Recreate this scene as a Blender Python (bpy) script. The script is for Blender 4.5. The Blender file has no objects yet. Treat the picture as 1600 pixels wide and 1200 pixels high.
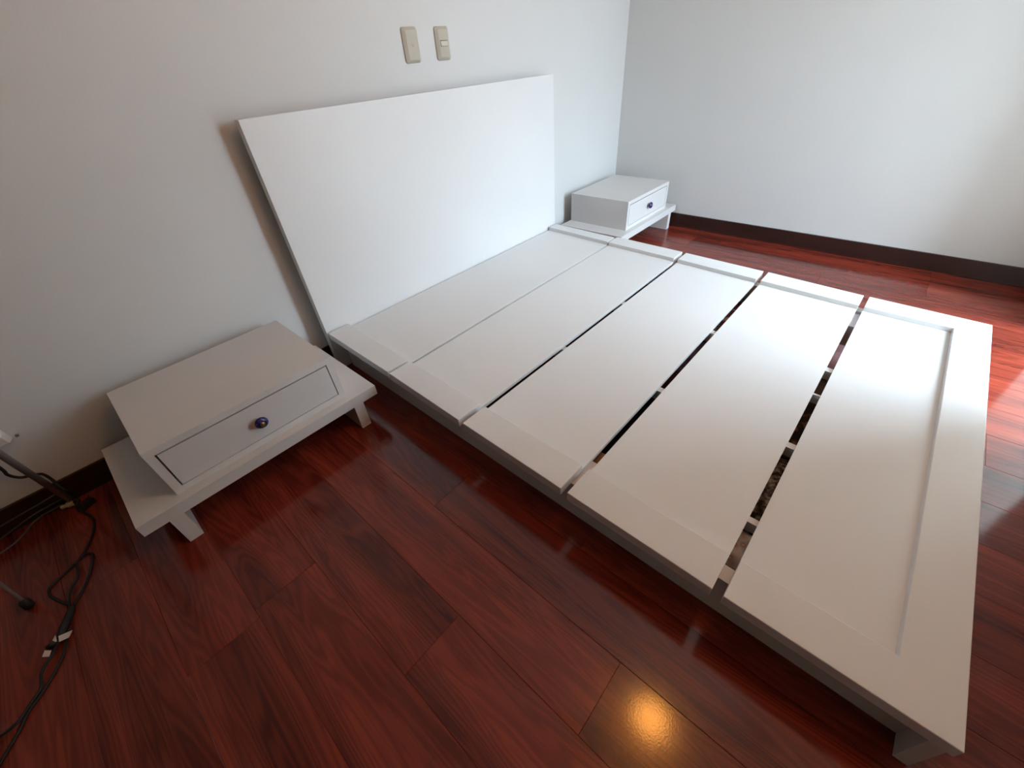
import bpy, bmesh, math, random
from mathutils import Vector, Matrix

S = bpy.context.scene
COL = S.collection
random.seed(7)

# ------------------------------------------------------------------ camera
cam_d = bpy.data.cameras.new('camera')
cam_d.sensor_width = 36.0
cam_d.lens = 643.087 / 1600.0 * 36.0
cam_d.clip_start = 0.02
cam = bpy.data.objects.new('camera', cam_d)
COL.objects.link(cam)
YAW, PITCH, ROLL = 0.79381, 0.68073, -0.084505
fw = Vector((math.sin(YAW)*math.cos(PITCH), math.cos(YAW)*math.cos(PITCH), -math.sin(PITCH)))
rt = Vector((math.cos(YAW), -math.sin(YAW), 0.0))
up = rt.cross(fw)
r2 = math.cos(ROLL)*rt + math.sin(ROLL)*up
u2 = -math.sin(ROLL)*rt + math.cos(ROLL)*up
M = Matrix((r2, u2, -fw)).transposed().to_4x4()
M.translation = Vector((-0.55639, -1.70233, 1.06547))
cam.matrix_world = M
S.camera = cam

# ------------------------------------------------------------------ view
S.view_settings.view_transform = 'Standard'
S.view_settings.look = 'None'
S.view_settings.gamma = 1.0
S.view_settings.use_curve_mapping = False
S.view_settings.exposure = 0.06

# ------------------------------------------------------------------ world: an overcast bluish sky outside the window
SKY = 39.5
W = bpy.data.worlds.new('sky')
S.world = W
W.use_nodes = True
wn = W.node_tree.nodes; wl = W.node_tree.links
wn.clear()
wo = wn.new('ShaderNodeOutputWorld'); wb = wn.new('ShaderNodeBackground')
tc = wn.new('ShaderNodeTexCoord'); sx = wn.new('ShaderNodeSeparateXYZ')
cr = wn.new('ShaderNodeValToRGB')
# overcast sky: three times brighter overhead than at the horizon; dull ground below
e = cr.color_ramp.elements
e[0].position = 0.490; e[0].color = (0.08, 0.08, 0.075, 1)
e[1].position = 0.515; e[1].color = (0.24, 0.302, 0.36, 1)
e2 = e.new(1.0); e2.color = (0.68, 0.85, 1.0, 1)
mr = wn.new('ShaderNodeMapRange')
mr.inputs['From Min'].default_value = -1; mr.inputs['From Max'].default_value = 1
wl.new(tc.outputs['Generated'], sx.inputs[0]); wl.new(sx.outputs['Z'], mr.inputs['Value'])
wl.new(mr.outputs[0], cr.inputs[0]); wl.new(cr.outputs[0], wb.inputs[0])
wb.inputs[1].default_value = SKY
wl.new(wb.outputs[0], wo.inputs[0])

# room and window extents (metres)
XL, XR, YF, ZC = -2.40, 2.469, -2.38, 2.40
WX0, WX1, WZ0, WZ1 = 1.16, 1.98, 0.02, 2.20
WALL_T = 0.12
DEEP = 0.72           # the window sits at the back of a recess this deep
# portal: tells the renderer where the sky enters
pd = bpy.data.lights.new('window_portal', 'AREA'); pd.shape = 'RECTANGLE'
pd.size = WX1-WX0; pd.size_y = WZ1-WZ0
pd.cycles.is_portal = True
po = bpy.data.objects.new('window_portal', pd); COL.objects.link(po)
po.location = ((WX0+WX1)/2, YF-DEEP, (WZ0+WZ1)/2)
po.rotation_euler = (math.radians(90), 0, 0)      # faces +y, into the room
LAMP_POS = (0.385, -1.743, 2.235)
LAMP_STRENGTH = 33.0

# ------------------------------------------------------------------ helpers
def link_mesh(name, bm, mat, parent=None, smooth=False, bevel=0.0, seg=2, loc=None):
    if bevel:
        es = [e for e in bm.edges if len(e.link_faces) == 2 and e.calc_face_angle(0) > 0.6]
        bmesh.ops.bevel(bm, geom=es, offset=bevel, segments=seg, affect='EDGES', profile=0.5, clamp_overlap=True)
    bmesh.ops.recalc_face_normals(bm, faces=bm.faces[:])
    me = bpy.data.meshes.new(name); bm.to_mesh(me); bm.free()
    if mat: me.materials.append(mat)
    for p in me.polygons: p.use_smooth = smooth
    o = bpy.data.objects.new(name, me); COL.objects.link(o)
    if loc is not None: o.location = loc
    if parent is not None: o.parent = parent
    return o

def box(bm, a, b):
    (x0,y0,z0),(x1,y1,z1) = a, b
    v = [bm.verts.new(p) for p in ((x0,y0,z0),(x1,y0,z0),(x1,y1,z0),(x0,y1,z0),(x0,y0,z1),(x1,y0,z1),(x1,y1,z1),(x0,y1,z1))]
    for f in ((0,3,2,1),(4,5,6,7),(0,1,5,4),(1,2,6,5),(2,3,7,6),(3,0,4,7)): bm.faces.new([v[i] for i in f])
    return v

def hexa(bm, p):          # 8 points: 4 bottom, 4 top, same winding
    v = [bm.verts.new(q) for q in p]
    for f in ((0,3,2,1),(4,5,6,7),(0,1,5,4),(1,2,6,5),(2,3,7,6),(3,0,4,7)): bm.faces.new([v[i] for i in f])

def smooth_path(pts, n=6):
    P = [Vector(p) for p in pts]
    if len(P) < 3: return P
    out = []
    for i in range(len(P)-1):
        p0 = P[i-1] if i else P[0]*2-P[1]; p1 = P[i]; p2 = P[i+1]
        p3 = P[i+2] if i+2 < len(P) else P[-1]*2-P[-2]
        for k in range(n):
            t = k/n
            out.append(0.5*((2*p1)+(p2-p0)*t+(2*p0-5*p1+4*p2-p3)*t*t+(3*p1-p0-3*p2+p3)*t*t*t))
    out.append(P[-1]); return out

def tube(bm, pts, r, n=8, smooth=True):
    P = smooth_path(pts) if smooth else [Vector(p) for p in pts]
    rings = []
    for i, p in enumerate(P):
        d = (P[min(i+1,len(P)-1)]-P[max(i-1,0)]).normalized()
        a = Vector((0,0,1)) if abs(d.z) < 0.9 else Vector((1,0,0))
        e1 = d.cross(a).normalized(); e2 = d.cross(e1)
        rr = r(i/(len(P)-1)) if callable(r) else r
        rings.append([bm.verts.new(p+rr*(math.cos(2*math.pi*k/n)*e1+math.sin(2*math.pi*k/n)*e2)) for k in range(n)])
    for a, b in zip(rings, rings[1:]):
        for k in range(n): bm.faces.new((a[k], a[(k+1)%n], b[(k+1)%n], b[k]))
    bm.faces.new(rings[0][::-1]); bm.faces.new(rings[-1])

def lathe(bm, prof, origin, axis=Vector((0,-1,0)), n=28, flute=0.0, nf=0):
    axis = axis.normalized()
    a = Vector((0,0,1)) if abs(axis.z) < 0.9 else Vector((1,0,0))
    e1 = axis.cross(a).normalized(); e2 = axis.cross(e1); O = Vector(origin)
    rings = []
    for r, h in prof:
        ring = []
        for k in range(n):
            t = 2*math.pi*k/n
            q = r*(1-flute*(0.5+0.5*math.cos(nf*t)) if nf else 1)
            ring.append(bm.verts.new(O+axis*h+q*(math.cos(t)*e1+math.sin(t)*e2)))
        rings.append(ring)
    for A, B in zip(rings, rings[1:]):
        for k in range(n): bm.faces.new((A[k], A[(k+1)%n], B[(k+1)%n], B[k]))
    bm.faces.new(rings[0][::-1]); bm.faces.new(rings[-1])

def empty(name, loc=(0,0,0)):
    o = bpy.data.objects.new(name, None); o.empty_display_size = 0.05; COL.objects.link(o); o.location = loc; return o
def tag(o, label=None, cat=None, group=None, kind=None):
    if label: o['label'] = label
    if cat: o['category'] = cat
    if group: o['group'] = group
    if kind: o['kind'] = kind
    return o

# ------------------------------------------------------------------ materials
def new_mat(name):
    m = bpy.data.materials.new(name); m.use_nodes = True
    n = m.node_tree.nodes; l = m.node_tree.links
    return m, n, l, n['Principled BSDF']

def bump(n, l, b, src, strength, dist=0.001):
    bp = n.new('ShaderNodeBump'); bp.inputs['Strength'].default_value = strength; bp.inputs['Distance'].default_value = dist
    l.new(src, bp.inputs['Height']); l.new(bp.outputs[0], b.inputs['Normal'])

def noise(n, l, scale, detail=3.0, vec=None, rough=0.5):
    t = n.new('ShaderNodeTexNoise'); t.inputs['Scale'].default_value = scale
    t.inputs['Detail'].default_value = detail; t.inputs['Roughness'].default_value = rough
    if vec is not None: l.new(vec, t.inputs['Vector'])
    return t

def ramp(n, l, src, stops):
    r = n.new('ShaderNodeValToRGB'); e = r.color_ramp.elements
    while len(e) < len(stops): e.new(0.5)
    for k, (p, c) in enumerate(stops): e[k].position = p; e[k].color = (*c, 1)
    l.new(src, r.inputs[0]); return r

def paint(name, col, rough=0.5, var=0.02, bscale=300.0, bstr=0.12, spec=0.4, grain=None):
    m, n, l, b = new_mat(name)
    t = n.new('ShaderNodeTexCoord')
    a = noise(n, l, 3.0, 4.0, t.outputs['Object'])
    lo = tuple(c*(1-var) for c in col); hi = tuple(min(1, c*(1+var)) for c in col)
    r = ramp(n, l, a.outputs['Fac'], [(0.3, lo), (0.7, hi)])
    l.new(r.outputs[0], b.inputs['Base Color'])
    b.inputs['Roughness'].default_value = rough
    b.inputs['Specular IOR Level'].default_value = spec
    v = t.outputs['Object']
    if grain:
        mp = n.new('ShaderNodeMapping'); mp.inputs['Scale'].default_value = grain; l.new(v, mp.inputs['Vector']); v = mp.outputs[0]
    h = noise(n, l, bscale, 3.0, v)
    bump(n, l, b, h.outputs['Fac'], bstr, 0.0008)
    return m

def plain(name, col, rough=0.5, metal=0.0, spec=0.5, emit=0.0):
    m, n, l, b = new_mat(name)
    b.inputs['Base Color'].default_value = (*col, 1); b.inputs['Roughness'].default_value = rough
    b.inputs['Metallic'].default_value = metal; b.inputs['Specular IOR Level'].default_value = spec
    if emit:
        b.inputs['Emission Color'].default_value = (*col, 1); b.inputs['Emission Strength'].default_value = emit
    return m

M_WALL = paint('wall_paint', (0.69, 0.70, 0.69), 0.62, 0.012, 170.0, 0.30, 0.3)
M_BOUNCE = plain('front_wall_bounce', (0.72, 0.70, 0.64), 0.5)  # unseen front wall, made pale to bounce fill light onto the bed
M_FILLCUT = plain('left_wall_fill_cut', (0.17, 0.135, 0.105), 0.5)  # unseen left wall, darkened to cut the fill light on the left side
M_CEIL = paint('ceiling_paint', (0.82, 0.81, 0.78), 0.7, 0.01, 150.0, 0.2, 0.2)
M_BED = paint('bed_white_lacquer', (0.765, 0.775, 0.77), 0.36, 0.012, 260.0, 0.10, 0.4)
M_NIGHT = paint('nightstand_white_paint', (0.69, 0.68, 0.67), 0.42, 0.03, 90.0, 0.22, 0.4, (1.0, 7.0, 7.0))
M_UNDER = paint('bed_frame_white', (0.72, 0.715, 0.70), 0.5, 0.02, 200.0, 0.1, 0.3)
M_PLATE = plain('cream_plastic', (0.52, 0.48, 0.395), 0.32)
M_ROCKER = plain('pale_cream_plastic', (0.62, 0.58, 0.49), 0.3)
M_WHITEPL = plain('white_plastic', (0.72, 0.70, 0.66), 0.35)
M_CABLE = plain('black_rubber', (0.007, 0.006, 0.006), 0.6)
M_GREYCABLE = plain('grey_cable', (0.075, 0.068, 0.064), 0.5)
M_DARKTUBE = plain('grey_tube', (0.21, 0.19, 0.182), 0.45)
M_CHROME = plain('worn_chrome', (0.62, 0.54, 0.51), 0.42, 0.5)
M_TAG = plain('paper_tag', (0.66, 0.62, 0.56), 0.7)
M_TAGINK = plain('tag_ink', (0.2, 0.19, 0.18), 0.7)
M_CREAMPLUG = plain('cream_connector', (0.42, 0.36, 0.24), 0.5)
M_BRASS = plain('aged_brass', (0.42, 0.27, 0.11), 0.35, 1.0)
M_METAL = plain('dull_metal', (0.35, 0.33, 0.31), 0.35, 1.0)
M_OUTSIDE = plain('window_frame_white', (0.7, 0.7, 0.68), 0.4)
M_HOLE = plain('dark_hole', (0.02, 0.018, 0.016), 0.7)
M_BULB = plain('warm_bulb_glass', (1.0, 0.39, 0.075), 0.3, 0, 0.5, LAMP_STRENGTH)

def m_wood(name, dark, mid, light, rough, gscale=1.0):
    m, n, l, b = new_mat(name)
    t = n.new('ShaderNodeTexCoord'); oi = n.new('ShaderNodeObjectInfo')
    cb = n.new('ShaderNodeCombineXYZ')
    mu = n.new('ShaderNodeMath'); mu.operation = 'MULTIPLY'; mu.inputs[1].default_value = 37.0
    l.new(oi.outputs['Random'], mu.inputs[0])
    for k in range(3): l.new(mu.outputs[0], cb.inputs[k])
    ad = n.new('ShaderNodeVectorMath'); ad.operation = 'ADD'
    l.new(t.outputs['Object'], ad.inputs[0]); l.new(cb.outputs[0], ad.inputs[1])
    # broad cathedral figure along the plank (y)
    mp = n.new('ShaderNodeMapping'); mp.inputs['Scale'].default_value = (11.0*gscale, 0.75*gscale, 1.0); l.new(ad.outputs[0], mp.inputs[0])
    n1 = noise(n, l, 1.0, 3.0, mp.outputs[0], 0.45)
    n1.inputs['Distortion'].default_value = 0.6
    # ring lines from iso-contours of the broad noise
    m1 = n.new('ShaderNodeMath'); m1.operation = 'MULTIPLY'; m1.inputs[1].default_value = 120.0
    l.new(n1.outputs['Fac'], m1.inputs[0])
    sn = n.new('ShaderNodeMath'); sn.operation = 'SINE'; l.new(m1.outputs[0], sn.inputs[0])
    # fine pores
    mp2 = n.new('ShaderNodeMapping'); mp2.inputs['Scale'].default_value = (300.0, 6.0, 1.0); l.new(ad.outputs[0], mp2.inputs[0])
    n2 = noise(n, l, 1.0, 3.0, mp2.outputs[0], 0.6)
    mx = n.new('ShaderNodeMath'); mx.operation = 'MULTIPLY_ADD'; mx.inputs[1].default_value = 0.085; l.new(sn.outputs[0], mx.inputs[0]); l.new(n1.outputs['Fac'], mx.inputs[2])
    mx2 = n.new('ShaderNodeMath'); mx2.operation = 'MULTIPLY_ADD'; mx2.inputs[1].default_value = 0.30; l.new(n2.outputs['Fac'], mx2.inputs[0]); l.new(mx.outputs[0], mx2.inputs[2])
    pr = n.new('ShaderNodeMath'); pr.operation = 'MULTIPLY_ADD'; pr.inputs[1].default_value = 0.05; l.new(oi.outputs['Random'], pr.inputs[0]); l.new(mx2.outputs[0], pr.inputs[2])
    r = ramp(n, l, pr.outputs[0], [(0.40, dark), (0.68, mid), (0.98, light)])
    l.new(r.outputs[0], b.inputs['Base Color'])
    b.inputs['Roughness'].default_value = rough
    b.inputs['Specular IOR Level'].default_value = 0.5
    n3 = noise(n, l, 260.0, 2.0, t.outputs['Object'])
    bump(n, l, b, n3.outputs['Fac'], 0.10, 0.0006)
    return m
M_FLOOR = m_wood('mahogany_laminate', (0.075, 0.0112, 0.0078), (0.185, 0.0285, 0.0170), (0.31, 0.052, 0.026), 0.115)
M_BASE = m_wood('dark_wood_baseboard', (0.020, 0.008, 0.006), (0.032, 0.012, 0.009), (0.045, 0.017, 0.012), 0.38)
M_SUB = plain('underlay', (0.02, 0.008, 0.006), 0.8)

def m_ceramic():
    m, n, l, b = new_mat('blue_glazed_ceramic')
    t = n.new('ShaderNodeTexCoord')
    a = noise(n, l, 120.0, 4.0, t.outputs['Object'])
    r = ramp(n, l, a.outputs['Fac'], [(0.42, (0.010, 0.008, 0.055)), (0.62, (0.030, 0.026, 0.20)), (0.8, (0.16, 0.15, 0.42))])
    l.new(r.outputs[0], b.inputs['Base Color']); b.inputs['Roughness'].default_value = 0.14
    return m
M_CERAMIC = m_ceramic()

def m_cloth(name, stops, scale=40.0, vor=False, rough=0.85):
    m, n, l, b = new_mat(name)
    t = n.new('ShaderNodeTexCoord')
    if vor:
        v = n.new('ShaderNodeTexVoronoi'); v.inputs['Scale'].default_value = scale; l.new(t.outputs['Object'], v.inputs['Vector']); src = v.outputs['Distance']
    else:
        src = noise(n, l, scale, 3.0, t.outputs['Object']).outputs['Fac']
    r = ramp(n, l, src, stops); l.new(r.outputs[0], b.inputs['Base Color'])
    b.inputs['Roughness'].default_value = rough; b.inputs['Specular IOR Level'].default_value = 0.2
    return m

# ------------------------------------------------------------------ room shell
def struct(name, bm, m, **k):
    return tag(link_mesh(name, bm, m, **k), kind='structure')

bm = bmesh.new(); box(bm, (XL-0.15, 0.0, -0.05), (XR+0.15, WALL_T, ZC+0.1)); struct('wall_back', bm, M_WALL)
bm = bmesh.new(); box(bm, (XR, YF-WALL_T, -0.05), (XR+0.15, 0.0, ZC+0.1)); struct('wall_right', bm, M_WALL)
bm = bmesh.new(); box(bm, (XL-0.15, YF-WALL_T, -0.05), (XL, 0.0, ZC+0.1)); struct('wall_left', bm, M_FILLCUT)
bm = bmesh.new()
box(bm, (XL, YF-DEEP, -0.05), (WX0, YF, ZC+0.1)); box(bm, (WX1, YF-DEEP, -0.05), (XR, YF, ZC+0.1))
box(bm, (WX0, YF-DEEP, WZ1), (WX1, YF, ZC+0.1)); box(bm, (WX0, YF-DEEP, -0.05), (WX1, YF, WZ0))
struct('wall_front', bm, M_BOUNCE)
bm = bmesh.new(); box(bm, (XL-0.15, YF-WALL_T, ZC), (XR+0.15, WALL_T, ZC+0.1)); struct('ceiling', bm, M_CEIL)

# window frame of the tall opening
win = empty('window_1', ((WX0+WX1)/2, YF-DEEP+0.08, WZ0)); tag(win, kind='structure')
def child_box(name, a, b, m, parent, bevel=0.0, seg=2):
    bm = bmesh.new(); L = parent.location
    box(bm, tuple(a[i]-L[i] for i in range(3)), tuple(b[i]-L[i] for i in range(3)))
    return link_mesh(name, bm, m, parent, bevel=bevel, seg=seg)
f0, f1 = YF-DEEP+0.02, YF-DEEP+0.06
child_box('frame_post', (WX0, f0, WZ0), (WX0+0.03, f1, WZ1), M_OUTSIDE, win, 0.002)
child_box('frame_post', (WX1-0.03, f0, WZ0), (WX1, f1, WZ1), M_OUTSIDE, win, 0.002)
child_box('frame_rail', (WX0+0.03, f0, WZ1-0.03), (WX1-0.03, f1, WZ1), M_OUTSIDE, win, 0.002)
child_box('sill', (WX0+0.03, f0, WZ0), (WX1-0.03, f1, WZ0+0.02), M_OUTSIDE, win, 0.002)

# floor: an underlay with every plank a piece of its own
bm = bmesh.new(); box(bm, (XL-0.1, YF-WALL_T, -0.06), (XR+0.1, WALL_T-0.05, -0.0105))
floor = struct('floor', bm, M_SUB)
PW, PL, GAP = 0.165, 1.215, 0.0004
def plank_mesh(x0, x1, y0, y1):
    bm = bmesh.new(); w = (x1-x0)/2; h = (y1-y0)/2
    box(bm, (-w, -h, -0.010), (w, h, 0.0))
    es = [e for e in bm.edges if all(v.co.z > -0.001 for v in e.verts)]
    bmesh.ops.bevel(bm, geom=es, offset=0.0006, segments=1, affect='EDGES')
    return bm
shared = {}
k0 = math.ceil((XL+0.205)/PW)-1; k1 = math.floor((XR+0.205)/PW)
offs = {-1: -1.62, 0: -0.98, -2: -1.27, -3: -0.86, 14: -0.74, 13: -0.30, 15: -0.74, 1: -1.40, 2: -0.62}
for k in range(k0, k1+1):
    x0 = max(-0.205+PW*k, XL)+GAP/2; x1 = min(-0.205+PW*(k+1), XR)-GAP/2
    if x1-x0 < 0.01: continue
    ys = offs.get(k, -PL*((k*0.37+0.21) % 1.0))
    cuts = sorted({c for c in (ys+PL*j for j in range(-3, 4)) if YF+0.05 < c < -0.05})
    cuts = [YF]+cuts+[0.0]
    for a, b in zip(cuts, cuts[1:]):
        key = (round(x1-x0, 4), round(b-a, 4))
        if key not in shared:
            o = link_mesh('plank', plank_mesh(x0, x1, a+GAP/2, b-GAP/2), M_FLOOR, floor)
            shared[key] = o.data
        else:
            o = bpy.data.objects.new('plank', shared[key]); COL.objects.link(o); o.parent = floor
        o.location = ((x0+x1)/2, (a+b)/2, 0.0)
        o.rotation_euler = (0.0, math.radians(random.uniform(-0.10, 0.10) if k != 0 else 0.30), 0.0)

# baseboards
BT, BH = 0.012, 0.085
def baseboard(name, a, b):
    bm = bmesh.new(); box(bm, a, b); struct(name, bm, M_BASE, bevel=0.003)
baseboard('baseboard_back', (XL, -BT, 0.0), (XR, 0.0, BH))
bm = bmesh.new(); box(bm, (XR-BT, YF, 0.0), (XR, -BT, BH)); struct('baseboard_right', bm, M_BASE, bevel=0.003)
baseboard('baseboard_left', (XL, YF, 0.0), (XL+BT, -BT, BH))
baseboard('baseboard_front', (XL+BT, YF, 0.0), (WX0-0.02, YF+BT, BH))

# ------------------------------------------------------------------ bed
HB, ZT, DZ, BL, ROT = 0.08912, 0.18793, -0.02943, 2.01454, 0.010773
cA, sA = math.cos(ROT), math.sin(ROT)
bed = empty('platform_bed', (0.8, -1.1, 0.0))
tag(bed, 'low white platform bed of five wide panels with a tall flat headboard', 'bed')
BO = Vector((0.8, -1.1, 0.0))
def B(x, s, zr):                     # bed coordinates -> local point under the bed root; zr from the panel tops
    return Vector((x*cA-s*sA, -HB-s*cA-x*sA, ZT+DZ*s/BL+zr))-BO
def bq(bm, q, z0, z1):               # prism over a plan quad [(x,s)*4]; heights relative to the sloping top
    hexa(bm, [B(x, s, z0) for x, s in q]+[B(x, s, z1) for x, s in q])
def bfloor(bm, q, z0, zr):           # prism from an absolute height up to the panels
    lo = []
    for x, s in q:
        p = B(x, s, 0); p.z = z0; lo.append(p)
    hexa(bm, lo+[B(x, s, zr) for x, s in q])

T, REC = 0.032, 0.019
# each panel: (outer left x, left s0, s1, outer right x0, x1, right s0, s1, inner right x0, x1)
PANELS = [
    ((0.002, 0.004), (0.003, 0.434), (1.597, 1.595), (-0.010, 0.416), (1.525, 1.518)),
    ((0.003, 0.000), (0.446, 0.825), (1.611, 1.613), (0.426, 0.818), (1.515, 1.512)),
    ((-0.001, -0.002), (0.846, 1.226), (1.611, 1.606), (0.838, 1.220), (1.512, 1.503)),
    ((-0.002, -0.002), (1.247, 1.620), (1.608, 1.594), (1.241, 1.619), (1.498, 1.491)),
    ((-0.002, 0.002), (1.643, 2.015), (1.595, 1.596), (1.638, 2.014), (1.490, 1.494)),
]
for i, (xl, sl, xr, sr, xi) in enumerate(PANELS):
    last = i == 4
    il = 0.098
    def sat(f, e):                   # s on the panel's head (e=0) or foot (e=1) edge at fraction f across
        return sl[e]+(sr[e]-sl[e])*f
    fl = il/1.6; fr = 1-(1.6-xi[0])/1.6
    s1f = 1.917 if last else None
    bm = bmesh.new()
    q = [(il-0.001, sat(fl, 0)), (xi[0]+0.001, sat(fr, 0)),
         (xi[1]+0.001, s1f-0.005 if last else sat(fr, 1)), (il-0.001, s1f+0.004 if last else sat(fl, 1))]
    bq(bm, q, -T, -REC)
    panel = link_mesh('deck_panel', bm, M_BED, bed, bevel=0.0015)
    ml = Vector((0,0,0))
    rims = [('rim', [(xl[0], sl[0]), (il, sat(fl, 0)), (il, s1f+0.004 if last else sat(fl, 1)), (xl[1], sl[1])]),
            ('rim', [(xi[0], sat(fr, 0)), (xr[0], sr[0]), (xr[1], sr[1]), (xi[1], s1f-0.005 if last else sat(fr, 1))])]
    if last:                         # one U-shaped rim round the foot end
        bm = bmesh.new()
        U = [(xl[0], sl[0]), (il, sat(fl, 0)), (il, s1f+0.004), (xi[1], s1f-0.005), (xi[0], sat(fr, 0)), (xr[0], sr[0]), (xr[1], sr[1]), (xl[1], sl[1])]
        lo = [bm.verts.new(B(x, s_, -T)) for x, s_ in U]; hi = [bm.verts.new(B(x, s_, 0.0)) for x, s_ in U]
        bm.faces.new(lo[::-1]); bm.faces.new(hi)
        for k in range(8): bm.faces.new((lo[k], lo[(k+1) % 8], hi[(k+1) % 8], hi[k]))
        low = [e for e in bm.edges if all(v in lo for v in e.verts)]
        bmesh.ops.bevel(bm, geom=low, offset=0.0045, segments=3, affect='EDGES', profile=0.5)
        link_mesh('rim', bm, M_BED, panel, bevel=0.0012, seg=1)
        rims = []
    for nm, qq in rims:
        bm = bmesh.new(); bq(bm, qq, -T-(0.0 if nm == 'rim' else 0.0), 0.0)
        bm.edges.ensure_lookup_table()
        zs = {v: k for k, v in enumerate(bm.verts)}
        # rounded lower edges along the outer side and the two ends (bottom ring is the first four points)
        low = [e for e in bm.edges if zs[e.verts[0]] < 4 and zs[e.verts[1]] < 4]
        bmesh.ops.bevel(bm, geom=low, offset=0.0045, segments=3, affect='EDGES', profile=0.5)
        link_mesh(nm, bm, M_BED, panel, bevel=0.0012, seg=1)

# headboard: tall slab standing on the floor, leaning back a little
bm = bmesh.new()
TILT, HT, HZ = 0.0137, 0.032, 0.9526
hx0, hx1 = -0.001, 1.601
def hpt(x, y, z): return Vector((x, y, z))-BO
y0b, y0t = -HB+0.001, -HB+TILT
hexa(bm, [hpt(hx0, y0b, 0), hpt(hx1, y0b, 0), hpt(hx1, y0b+HT, 0), hpt(hx0, y0b+HT, 0),
          hpt(hx0, y0t, HZ), hpt(hx1, y0t, HZ), hpt(hx1, y0t+HT, HZ), hpt(hx0, y0t+HT, HZ)])
link_mesh('headboard', bm, M_BED, bed, bevel=0.0025)

# side boards, foot board and the long supports below the panels
for xa, xb in ((0.051, 0.090), (1.508, 1.547)):
    bm = bmesh.new(); bfloor(bm, [(xa, 0.012), (xb, 0.012), (xb, 1.987), (xa, 1.987)], 0.0, -T-0.0025)
    link_mesh('side_board', bm, M_UNDER, bed, bevel=0.002)
bm = bmesh.new(); bfloor(bm, [(0.008, 1.988), (1.586, 1.988), (1.586, 2.010), (0.008, 2.010)], 0.0, -T-0.0005)
link_mesh('foot_board', bm, M_UNDER, bed, bevel=0.002)
for xa, xb, sa, sb in ((0.544, 0.567, 0.02, 1.986), (0.992, 1.018, 0.02, 1.986)):
    bm = bmesh.new(); bfloor(bm, [(xa, sa), (xb, sa), (xb, sb), (xa, sb)], 0.099, -T-0.0005)
    link_mesh('support_beam', bm, M_UNDER, bed, bevel=0.0015)
for xa, xb, sa, sb in ((0.231, 0.249, 1.40, 1.986), (0.834, 0.843, 1.40, 1.986)):
    bm = bmesh.new(); bfloor(bm, [(xa, sa), (xb, sa), (xb, sb), (xa, sb)], 0.099, -T-0.0005)
    link_mesh('short_brace', bm, M_UNDER, bed, bevel=0.001)

bm = bmesh.new(); bfloor(bm, [(0.0905, 1.17), (0.152, 1.17), (0.152, 1.30), (0.0905, 1.30)], 0.05, -T-0.0025)
blk = link_mesh('corner_block', bm, M_UNDER, bed, bevel=0.001)
bm = bmesh.new(); lathe(bm, [(0.004, -0.002), (0.004, 0.0008)], B(0.100, 1.236, -T-0.0025), axis=Vector((0, 0, 1)), n=12)
link_mesh('screw_head', bm, M_METAL, blk)

# ------------------------------------------------------------------ things stored under the bed, seen through the two open gaps
def bundle(name, xg0, xg1, s0, s1, top, mat, label, cat, soft=True, group=None):
    """soft folded bundle or crate whose top shows between gap positions xg0..xg1"""
    def sh(x): return x+(0.131-top)*(x+0.53)/0.93
    x0, x1 = sh(xg0), sh(xg1)
    p = B((x0+x1)/2, (s0+s1)/2, 0)+BO
    o_loc = (p.x, p.y, 0.0)
    bm = bmesh.new()
    w, h = (x1-x0)/2, (s1-s0)/2
    if soft:
        nx, ny = 10, 14
        rnd = random.Random(len(label)*7+int(xg0*1000))
        ph = [rnd.uniform(0, 6.28) for _ in range(6)]
        def zt(u, v):
            e = min(1.0, 4.0*min(u, 1-u))**0.5*min(1.0, 4.0*min(v, 1-v))**0.5
            wv = 0.5+0.5*math.sin(9*u+4*v+ph[0])*math.sin(7*v-5*u+ph[1])
            return top*(0.45+0.55*e)*(1-0.10*wv)
        g = [[bm.verts.new(((u/nx*2-1)*w, (v/ny*2-1)*h, zt(u/nx, v/ny))) for v in range(ny+1)] for u in range(nx+1)]
        lo = [[bm.verts.new(((u/nx*2-1)*w*0.98, (v/ny*2-1)*h*0.98, 0.001)) for v in range(ny+1)] for u in range(nx+1)]
        for u in range(nx):
            for v in range(ny):
                bm.faces.new((g[u][v], g[u+1][v], g[u+1][v+1], g[u][v+1]))
                bm.faces.new((lo[u][v], lo[u][v+1], lo[u+1][v+1], lo[u+1][v]))
        ring = [(u, 0) for u in range(nx)]+[(nx, v) for v in range(ny)]+[(u, ny) for u in range(nx, 0, -1)]+[(0, v) for v in range(ny, 0, -1)]
        for (a, b), (c, d) in zip(ring, ring[1:]+ring[:1]): bm.faces.new((lo[a][b], lo[c][d], g[c][d], g[a][b]))
        o = link_mesh(name, bm, mat, smooth=True, loc=o_loc)
    else:
        t = 0.004
        box(bm, (-w, -h, 0.001), (w, h, top))
        o = link_mesh(name, bm, mat, bevel=0.003, loc=o_loc)
    return tag(o, label, cat, group)

C_LILAC = m_cloth('lilac_dotted_cloth', [(0.10, (0.95, 0.62, 0.56)), (0.17, (0.36, 0.33, 0.40)), (0.45, (0.55, 0.56, 0.64)), (0.7, (0.68, 0.69, 0.78))], 42.0, True)
C_BLACKGREY = m_cloth('black_grey_print', [(0.40, (0.03, 0.026, 0.026)), (0.52, (0.16, 0.145, 0.135)), (0.66, (0.45, 0.42, 0.40))], 60.0)
C_BROWNBLK = m_cloth('black_brown_print', [(0.46, (0.02, 0.015, 0.013)), (0.57, (0.16, 0.075, 0.05)), (0.7, (0.42, 0.24, 0.17))], 26.0)
C_DGREY = m_cloth('charcoal_cloth', [(0.4, (0.13, 0.115, 0.105)), (0.6, (0.18, 0.155, 0.14))], 14.0)
C_MAUVE = m_cloth('mauve_cloth', [(0.4, (0.60, 0.42, 0.50)), (0.6, (0.72, 0.54, 0.61))], 20.0)
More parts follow.
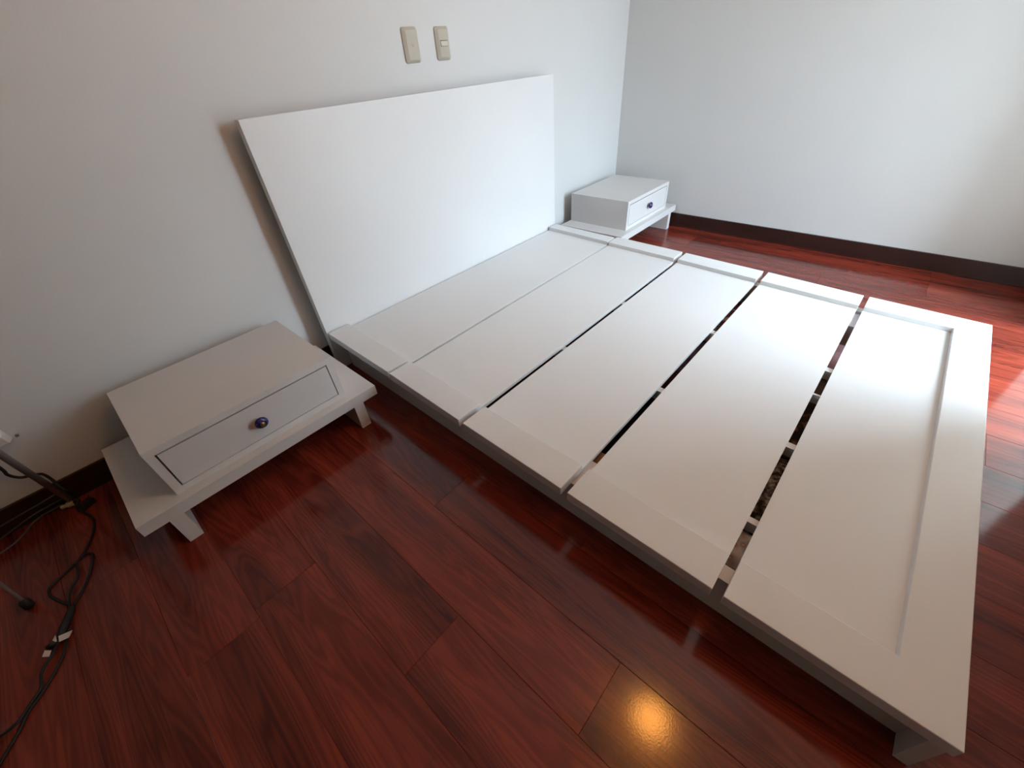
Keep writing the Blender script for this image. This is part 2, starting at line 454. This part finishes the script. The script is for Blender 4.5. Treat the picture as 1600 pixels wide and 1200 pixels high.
C_PALE = m_cloth('pale_card', [(0.4, (0.74, 0.72, 0.76)), (0.6, (0.80, 0.78, 0.82))], 12.0)
C_BROWN = m_cloth('brown_card', [(0.4, (0.32, 0.17, 0.09)), (0.6, (0.38, 0.21, 0.12))], 30.0)
C_BLACK = m_cloth('black_cloth', [(0.4, (0.010, 0.009, 0.010)), (0.7, (0.022, 0.019, 0.022))], 25.0)
C_PLUM = m_cloth('plum_cloth', [(0.42, (0.14, 0.035, 0.04)), (0.5, (0.22, 0.16, 0.20)), (0.62, (0.30, 0.24, 0.28))], 7.0)
C_RED = m_cloth('red_print', [(0.38, (0.05, 0.03, 0.035)), (0.46, (0.42, 0.06, 0.05)), (0.56, (0.14, 0.08, 0.10)), (0.64, (0.80, 0.62, 0.52))], 26.0)
G4, G3 = (1.44, 1.93), (0.98, 1.40)
bundle('folded_cloth', 0.095, 0.233, *G4, 0.096, C_LILAC, 'grey-lilac cloth with pink dots under the bed, near end of the foot-side gap', 'cloth')
bundle('folded_cloth', 0.250, 0.545, *G4, 0.092, C_BLACKGREY, 'black and grey printed cloth under the bed, second along the foot-side gap', 'cloth')
bundle('folded_blanket', 0.570, 0.830, *G4, 0.090, C_BROWNBLK, 'black blanket with brown blotches under the bed, midway along the foot-side gap', 'blanket')
bundle('storage_bag', 0.848, 0.990, *G4, 0.090, C_DGREY, 'plain charcoal bag under the bed, just past the thin bright brace', 'bag')
bundle('folded_cloth', 1.050, 1.268, *G4, 0.122, C_MAUVE, 'mauve-pink folded cloth under the bed, in the far half of the foot-side gap', 'cloth')
bundle('storage_box', 1.362, 1.480, *G4, 0.124, C_PALE, 'pale grey box under the bed, at the far end of the foot-side gap', 'box', soft=False)
bundle('cardboard_box', 0.150, 0.200, *G3, 0.105, C_BROWN, 'brown cardboard box under the bed, at the near end of the narrower gap', 'box', soft=False)
bundle('storage_bag', 0.207, 0.550, *G3, 0.080, C_BLACK, 'black bag under the bed, along the near half of the narrower gap', 'bag')
bundle('folded_blanket', 0.570, 0.995, *G3, 0.085, C_PLUM, 'dark plum blanket under the bed, midway along the narrower gap', 'blanket')
bundle('folded_cloth', 1.022, 1.410, *G3, 0.095, C_RED, 'red and black patterned cloth under the bed, at the far end of the narrower gap', 'cloth')

# ------------------------------------------------------------------ nightstands
def nightstand(x0, yf, label):
    r = empty('nightstand', (x0+0.375, yf+0.225, 0.0))
    tag(r, label, 'nightstand', 'white nightstands beside the bed')
    L = Vector(r.location)
    def cb(name, a, b, m, p, bevel, seg=2, off=None):
        bm = bmesh.new()
        box(bm, (x0+a[0]-L.x, yf+a[1]-L.y, a[2]), (x0+b[0]-L.x, yf+b[1]-L.y, b[2]))
        return link_mesh(name, bm, m, p, bevel=bevel, seg=seg)
    cb('base_board', (0, 0, 0.107), (0.75, 0.448, 0.146), M_NIGHT, r, 0.0060, 3)
    for a in (0.060, 0.652):
        cb('leg', (a, 0.0015, 0.0), (a+0.037, 0.440, 0.108), M_NIGHT, r, 0.0015)
    # hollow case
    X0, X1, Y0, Y1, Z0, Z1, fr = 0.110, 0.652, 0.034, 0.444, 0.146, 0.316, 0.021
    bm = bmesh.new()
    def bb(a, b): box(bm, (x0+a[0]-L.x, yf+a[1]-L.y, a[2]), (x0+b[0]-L.x, yf+b[1]-L.y, b[2]))
    # one closed mesh: outer block with a front pocket
    def P(x, y, z): return bm.verts.new((x0+x-L.x, yf+y-L.y, z))
    o = [P(X0,Y0,Z0),P(X1,Y0,Z0),P(X1,Y0,Z1),P(X0,Y0,Z1)]
    ob = [P(X0,Y1,Z0),P(X1,Y1,Z0),P(X1,Y1,Z1),P(X0,Y1,Z1)]
    i_ = [P(X0+fr,Y0,Z0+fr),P(X1-fr,Y0,Z0+fr),P(X1-fr,Y0,Z1-fr),P(X0+fr,Y0,Z1-fr)]
    ib = [P(X0+fr,Y1-0.02,Z0+fr),P(X1-fr,Y1-0.02,Z0+fr),P(X1-fr,Y1-0.02,Z1-fr),P(X0+fr,Y1-0.02,Z1-fr)]
    for k in range(4):
        j = (k+1) % 4
        bm.faces.new((o[k], o[j], i_[j], i_[k])); bm.faces.new((o[j], o[k], ob[k], ob[j])); bm.faces.new((i_[k], i_[j], ib[j], ib[k]))
    bm.faces.new(ob); bm.faces.new(ib[::-1])
    link_mesh('case', bm, M_NIGHT, r, bevel=0.002, seg=2)
    # drawer: front plus hidden tray, a little play in its opening
    g = 0.0026
    bm = bmesh.new()
    bb((X0+fr+0.0045, Y0+0.0008, Z0+fr+0.0022), (X1-fr-0.003, Y0+0.018, Z1-fr-0.0048))
    d = link_mesh('drawer', bm, M_NIGHT, r, bevel=0.0012)
    bm = bmesh.new()
    bb((X0+fr+0.012, Y0+0.0175, Z0+fr+0.004), (X1-fr-0.012, Y1-0.06, Z1-fr-0.02))
    link_mesh('drawer_tray', bm, M_HOLE, d)  # tray coloured near black, putting the shade of the drawer gap into its colour
    kc = (x0+(X0+X1)/2-L.x, yf+Y0+0.0008-L.y, (Z0+Z1)/2+0.001)
    bm = bmesh.new(); lathe(bm, [(0.0085, -0.001), (0.0085, 0.002), (0.006, 0.003), (0.006, 0.009)], kc, n=20)
    link_mesh('knob_stem', bm, M_METAL, d, smooth=False)
    bm = bmesh.new()
    prof = [(0.008, 0.007)]+[(0.0065+0.0135*math.sin(math.pi*t)**0.75, 0.007+0.022*t) for t in (0.06, 0.15, 0.28, 0.42, 0.56, 0.7, 0.83, 0.94)]+[(0.006, 0.0288)]
    lathe(bm, prof, kc, n=36, flute=0.05, nf=12)
    link_mesh('knob', bm, M_CERAMIC, d, smooth=True)
    bm = bmesh.new(); lathe(bm, [(0.0075, 0.0275), (0.0075, 0.0292), (0.0055, 0.0300), (0.0032, 0.0302), (0.0030, 0.0318), (0.0012, 0.0326)], kc, n=20)
    link_mesh('knob_cap', bm, M_BRASS, d, smooth=True)
    return r
nightstand(-0.8060, -0.5065, 'low white nightstand with blue drawer knob, in front on the left of the bed')
nightstand(1.6995, -0.5085, 'low white nightstand with blue drawer knob, in the corner right of the headboard')

# ------------------------------------------------------------------ wall plates above the headboard
def plate(x0, x1, z0, z1, dep, name, label, cat, group):
    r = empty(name, ((x0+x1)/2, 0.0, (z0+z1)/2)); tag(r, label, cat, group)
    w, h = (x1-x0)/2, (z1-z0)/2
    bm = bmesh.new()
    # stepped, rounded cover
    def ring(ax, az, y, rad, n=6):
        out = []
        for cx, cz, a0 in ((ax-rad, az-rad, 0), (-ax+rad, az-rad, 90), (-ax+rad, -az+rad, 180), (ax-rad, -az+rad, 270)):
            for k in range(n+1):
                t = math.radians(a0+90*k/n); out.append(bm.verts.new((cx+rad*math.cos(t), y, cz+rad*math.sin(t))))
        return out
    rs = [ring(w, h, -0.0005, 0.010), ring(w, h, -0.004, 0.010), ring(w-0.0018, h-0.0018, -0.0065, 0.010), ring(w-0.0125, h-0.009, -dep+0.0008, 0.006), ring(w-0.0145, h-0.0105, -dep, 0.005)]
    for a, b in zip(rs, rs[1:]):
        n = len(a)
        for k in range(n): bm.faces.new((a[k], a[(k+1)%n], b[(k+1)%n], b[k]))
    bm.faces.new(rs[-1]); bm.faces.new(rs[0][::-1])
    link_mesh('cover', bm, M_PLATE, r)
    return r
D = 0.0135
p1 = plate(0.726, 0.802, 1.0485, 1.1605, D, 'wall_socket', 'cream wall plate with a small round outlet in its centre, left of the pair', 'socket', 'cream wall plates above the headboard')
bm = bmesh.new(); lathe(bm, [(0.0085, D-0.001), (0.0085, D+0.0006), (0.0068, D+0.0006), (0.0062, D-0.0005)], (0, 0, 0), n=24)
link_mesh('outlet_ring', bm, M_PLATE, p1, smooth=False)
bm = bmesh.new(); lathe(bm, [(0.0022, D-0.001), (0.0022, D+0.0008)], (0, 0, -0.001), n=12)
link_mesh('outlet_pin', bm, M_METAL, p1)
p2 = plate(0.8915, 0.966, 1.0485, 1.1590, D, 'light_switch', 'cream light switch with one small horizontal rocker, right of the pair', 'switch', 'cream wall plates above the headboard')
bm = bmesh.new(); box(bm, (-0.0185, -D-0.0002, -0.0095), (0.0205, -D+0.002, 0.0105))
link_mesh('rocker_slot', bm, M_HOLE, p2)
bm = bmesh.new(); hexa(bm, [(-0.017, -D-0.0030, -0.0085), (0.0195, -D-0.0030, -0.0085), (0.0195, -D+0.001, -0.0085), (-0.017, -D+0.001, -0.0085),
                            (-0.017, -D-0.0008, 0.0085), (0.0195, -D-0.0008, 0.0085), (0.0195, -D+0.001, 0.0085), (-0.017, -D+0.001, 0.0085)])
link_mesh('rocker', bm, M_ROCKER, p2, bevel=0.0008)

# ------------------------------------------------------------------ the white adapter at the left edge
bm = bmesh.new()
ax0, ax1, az0, az1 = -1.045, -0.936, 0.274, 0.316
hexa(bm, [(ax0, -0.030, az0+0.004), (ax1-0.006, -0.030, az0+0.004), (ax1, -0.0005, az0), (ax0, -0.0005, az0),
          (ax0, -0.030, az1-0.012), (ax1-0.010, -0.030, az1-0.012), (ax1-0.004, -0.0005, az1), (ax0, -0.0005, az1)])
bmesh.ops.translate(bm, verts=bm.verts[:], vec=Vector((1.0, 0, -0.29)))
ad = empty('power_adapter', (-1.0, 0.0, 0.29))
tag(ad, 'white plug-in power adapter on the wall at the left edge of the picture', 'adapter')
link_mesh('adapter_body', bm, M_WHITEPL, ad, bevel=0.003, seg=3)
bm = bmesh.new(); lathe(bm, [(0.0042, -0.0), (0.0042, 0.004), (0.002, 0.006)], (0.0745, -0.0008, -0.012), n=14)
link_mesh('wall_screw', bm, M_DARKTUBE, ad)

# ------------------------------------------------------------------ stand with thin metal legs at the left edge
CAMP = Vector((-0.55639, -1.70233, 1.06547))
st = empty('metal_stand', (-1.2, -0.3, 0.0))
tag(st, 'metal stand at the left edge, one grey tube leg and one thin chrome leg', 'stand')
SL = Vector((-1.2, -0.3, 0.0))
def seg(p, q, e): return [Vector(p)-SL, Vector(q)-SL]
foot1 = Vector((-0.957, -0.030, 0.010)); via1 = Vector((-0.934, -0.20, 0.341))
top1 = foot1+(via1-foot1)*2.1
foot2 = Vector((-1.095, -0.372, 0.012)); via2 = Vector((-1.0933, -0.3527, 0.10))
top2 = foot2+(via2-foot2)*7.5
bm = bmesh.new(); tube(bm, [foot1-SL, top1-SL], 0.0085, 14, smooth=False); link_mesh('tube_leg', bm, M_DARKTUBE, st, smooth=True)
bm = bmesh.new(); tube(bm, [foot2-SL, top2-SL], 0.0042, 12, smooth=False); rod = link_mesh('chrome_leg', bm, M_CHROME, st, smooth=True)
dd = (via2-foot2).normalized()
bm = bmesh.new(); lathe(bm, [(0.009, -0.010), (0.0115, -0.006), (0.0115, 0.012), (0.009, 0.018), (0.005, 0.020)], foot2-SL, axis=dd, n=16)
link_mesh('rubber_foot', bm, M_CABLE, rod, smooth=True)
bm = bmesh.new(); tube(bm, [top1-SL, top2-SL], 0.008, 12, smooth=False); link_mesh('top_bar', bm, M_DARKTUBE, st, smooth=True)

# ------------------------------------------------------------------ cords
def ray(px, py):
    return (fw+(px-800)/643.087*r2-(py-600)/643.087*u2)
def onz(px, py, z):
    d = ray(px, py); return CAMP+d*((z-CAMP.z)/d.z)
def ony(px, py, y):
    d = ray(px, py); return CAMP+d*((y-CAMP.y)/d.y)
def cord(name, pts, r, m, label):
    bm = bmesh.new(); tube(bm, pts, r, 8)
    return tag(link_mesh(name, bm, m, smooth=True), label, 'cord')
Z = 0.0035
fl = lambda L, z=Z: [onz(x, y, z) for x, y in L]
# hanging cord behind the tube
cord('power_cable', [ony(-60, 690, -0.03), ony(0, 731, -0.025), ony(12, 742, -0.025), ony(30, 746, -0.025), ony(45, 744, -0.025), ony(58, 741, -0.022), ony(68, 741.5, -0.02), ony(82, 750, -0.022), onz(99, 765, 0.075), onz(112, 770, 0.05), onz(119, 778, 0.02), onz(120, 790, 0.006)],
     0.0042, M_CABLE, 'black power cord drooping along the wall behind the grey tube leg')
# looped black cord on the floor, with its strands and two paper tags
lc = empty('looped_cord', (-1.02, -0.45, 0.0)); LL = Vector(lc.location)
tag(lc, 'tangled black cord with two white paper tags, looped on the floor at left', 'cord')
def strand(name, L, r, m=M_CABLE, z=Z):
    bm = bmesh.new(); tube(bm, [p-LL for p in fl(L, z)], r, 8); return link_mesh(name, bm, m, lc, smooth=True)
strand('strand', [(121,791),(131,800),(143,807),(147,815),(146,831),(136,856),(126,870),(119,879),(105,892),(88,908),(77,920),(78,930),(86,936),(99,942),(109,946),(113,950)], 0.0034)
strand('strand', [(119,880),(122,892),(122,902),(116,912),(110,920),(108,932),(108,943),(110,952),(104,966),(95,980),(90,992),(90,1002),(86,1014),(80,1026),(70,1040),(64,1056),(65,1072),(56,1088),(50,1096),(30,1126),(0,1150),(-40,1172)], 0.0032, z=0.0085)
strand('strand', [(119,879),(128,870),(137,865),(144,866),(145,874),(140,897),(128,925),(114,950),(108,975),(107,990),(104,1004),(98,1026),(88,1046),(78,1064),(62,1088),(46,1110),(28,1146),(10,1176),(-4,1200),(-20,1225)], 0.0034)
bm = bmesh.new(); tube(bm, [onz(113,948,0.009)-LL, onz(104,972,0.009)-LL, onz(93,1000,0.009)-LL], lambda t: 0.0065+0.003*math.sin(math.pi*t), 10)
link_mesh('cord_sleeve', bm, M_CABLE, lc, smooth=True)
bm = bmesh.new(); tube(bm, [onz(88,1002,0.010)-LL, onz(74,1013,0.008)-LL], 0.0075, 10, smooth=False)
link_mesh('connector', bm, M_CABLE, lc, smooth=True)
def paper(name, q, z):
    bm = bmesh.new(); P = [onz(x, y, z)-LL for x, y in q]
    hexa(bm, P[::-1]+[p+Vector((0, 0, 0.0006)) for p in P[::-1]])
    return link_mesh(name, bm, M_TAG, lc)
paper('paper_tag', [(91.5,994),(113.5,984.5),(108,996),(92.5,1003)], 0.016)
paper('paper_tag', [(82,1001),(87,992),(89,1002),(87,1003)], 0.0165)
paper('paper_tag', [(70,1016.5),(80.5,1016),(77,1026),(66,1026.5)], 0.014)
# three thin grey cords along the baseboard and the cream connector by the tube's foot
for pts, lab in (
    ([(104,766),(93,768.5),(60,788),(0,823),(-60,858)], 'thin grey cord along the baseboard, uppermost of three'),
    ([(108,773),(98,779),(75,791.5),(50,806),(0,843),(-60,886)], 'thin grey cord along the baseboard, middle of three'),
    ([(99,788),(85,795),(55,814),(25,847),(-30,885)], 'thin grey cord along the baseboard, lowest of three')):
    top = 'uppermost' in lab; mid = 'middle' in lab
    P = []
    for x, y in pts:
        q = ony(x, y, -0.0165 if top else -0.019 if mid else -0.024)
        if q.z < 0.004: q = onz(x, y, 0.0035)
        P.append(q)
    cord('thin_cable', P, 0.0026, M_GREYCABLE, lab)['group'] = 'thin grey cords along the baseboard'
cp = empty('cord_connector', tuple(onz(105, 789, 0.0))); tag(cp, 'cream cord connector lying on the floor beside the foot of the grey tube', 'connector')
CL = Vector(cp.location)
a, b = onz(96, 793.5, 0.011)-CL, onz(116, 785, 0.012)-CL
bm = bmesh.new(); tube(bm, [a, a+(b-a)*0.15, a+(b-a)*0.55, b], lambda t: 0.0068 if t < 0.6 else 0.0105, 10, smooth=True)
link_mesh('connector_body', bm, M_CREAMPLUG, cp, smooth=True)
bm = bmesh.new(); tube(bm, [b, b+(b-a)*0.4], 0.006, 10, smooth=False)
link_mesh('cord_end', bm, M_CABLE, cp, smooth=True)
# black plug lump next to it
bp = onz(138, 791, 0.0)
bm = bmesh.new(); box(bm, (-0.022, -0.011, 0.001), (0.022, 0.011, 0.020))
o = link_mesh('black_plug', bm, M_CABLE, bevel=0.006, seg=3, loc=(bp.x, bp.y, 0.0)); o.rotation_euler = (0, 0, 0.5)
tag(o, 'small black plug on the floor just left of the near nightstand, on the baseboard side', 'plug')

# ------------------------------------------------------------------ ceiling lamp (its reflection glows on the floor)
lp = empty('ceiling_lamp', LAMP_POS); tag(lp, 'warm globe lamp on the ceiling, reflected as an orange glow on the floor', 'lamp')
bm = bmesh.new(); lathe(bm, [(0.012, -0.098), (0.050, -0.085), (0.084, -0.050), (0.099, 0.0), (0.084, 0.040), (0.055, 0.056), (0.03, 0.06)], (0, 0, 0), axis=Vector((0, 0, 1)), n=28)
link_mesh('globe', bm, M_BULB, lp, smooth=True)
bm = bmesh.new(); lathe(bm, [(0.032, 0.054), (0.034, 0.075), (0.06, 0.09), (0.065, ZC-LAMP_POS[2])], (0, 0, 0), axis=Vector((0, 0, 1)), n=28)
link_mesh('lamp_base', bm, M_OUTSIDE, lp, smooth=False)
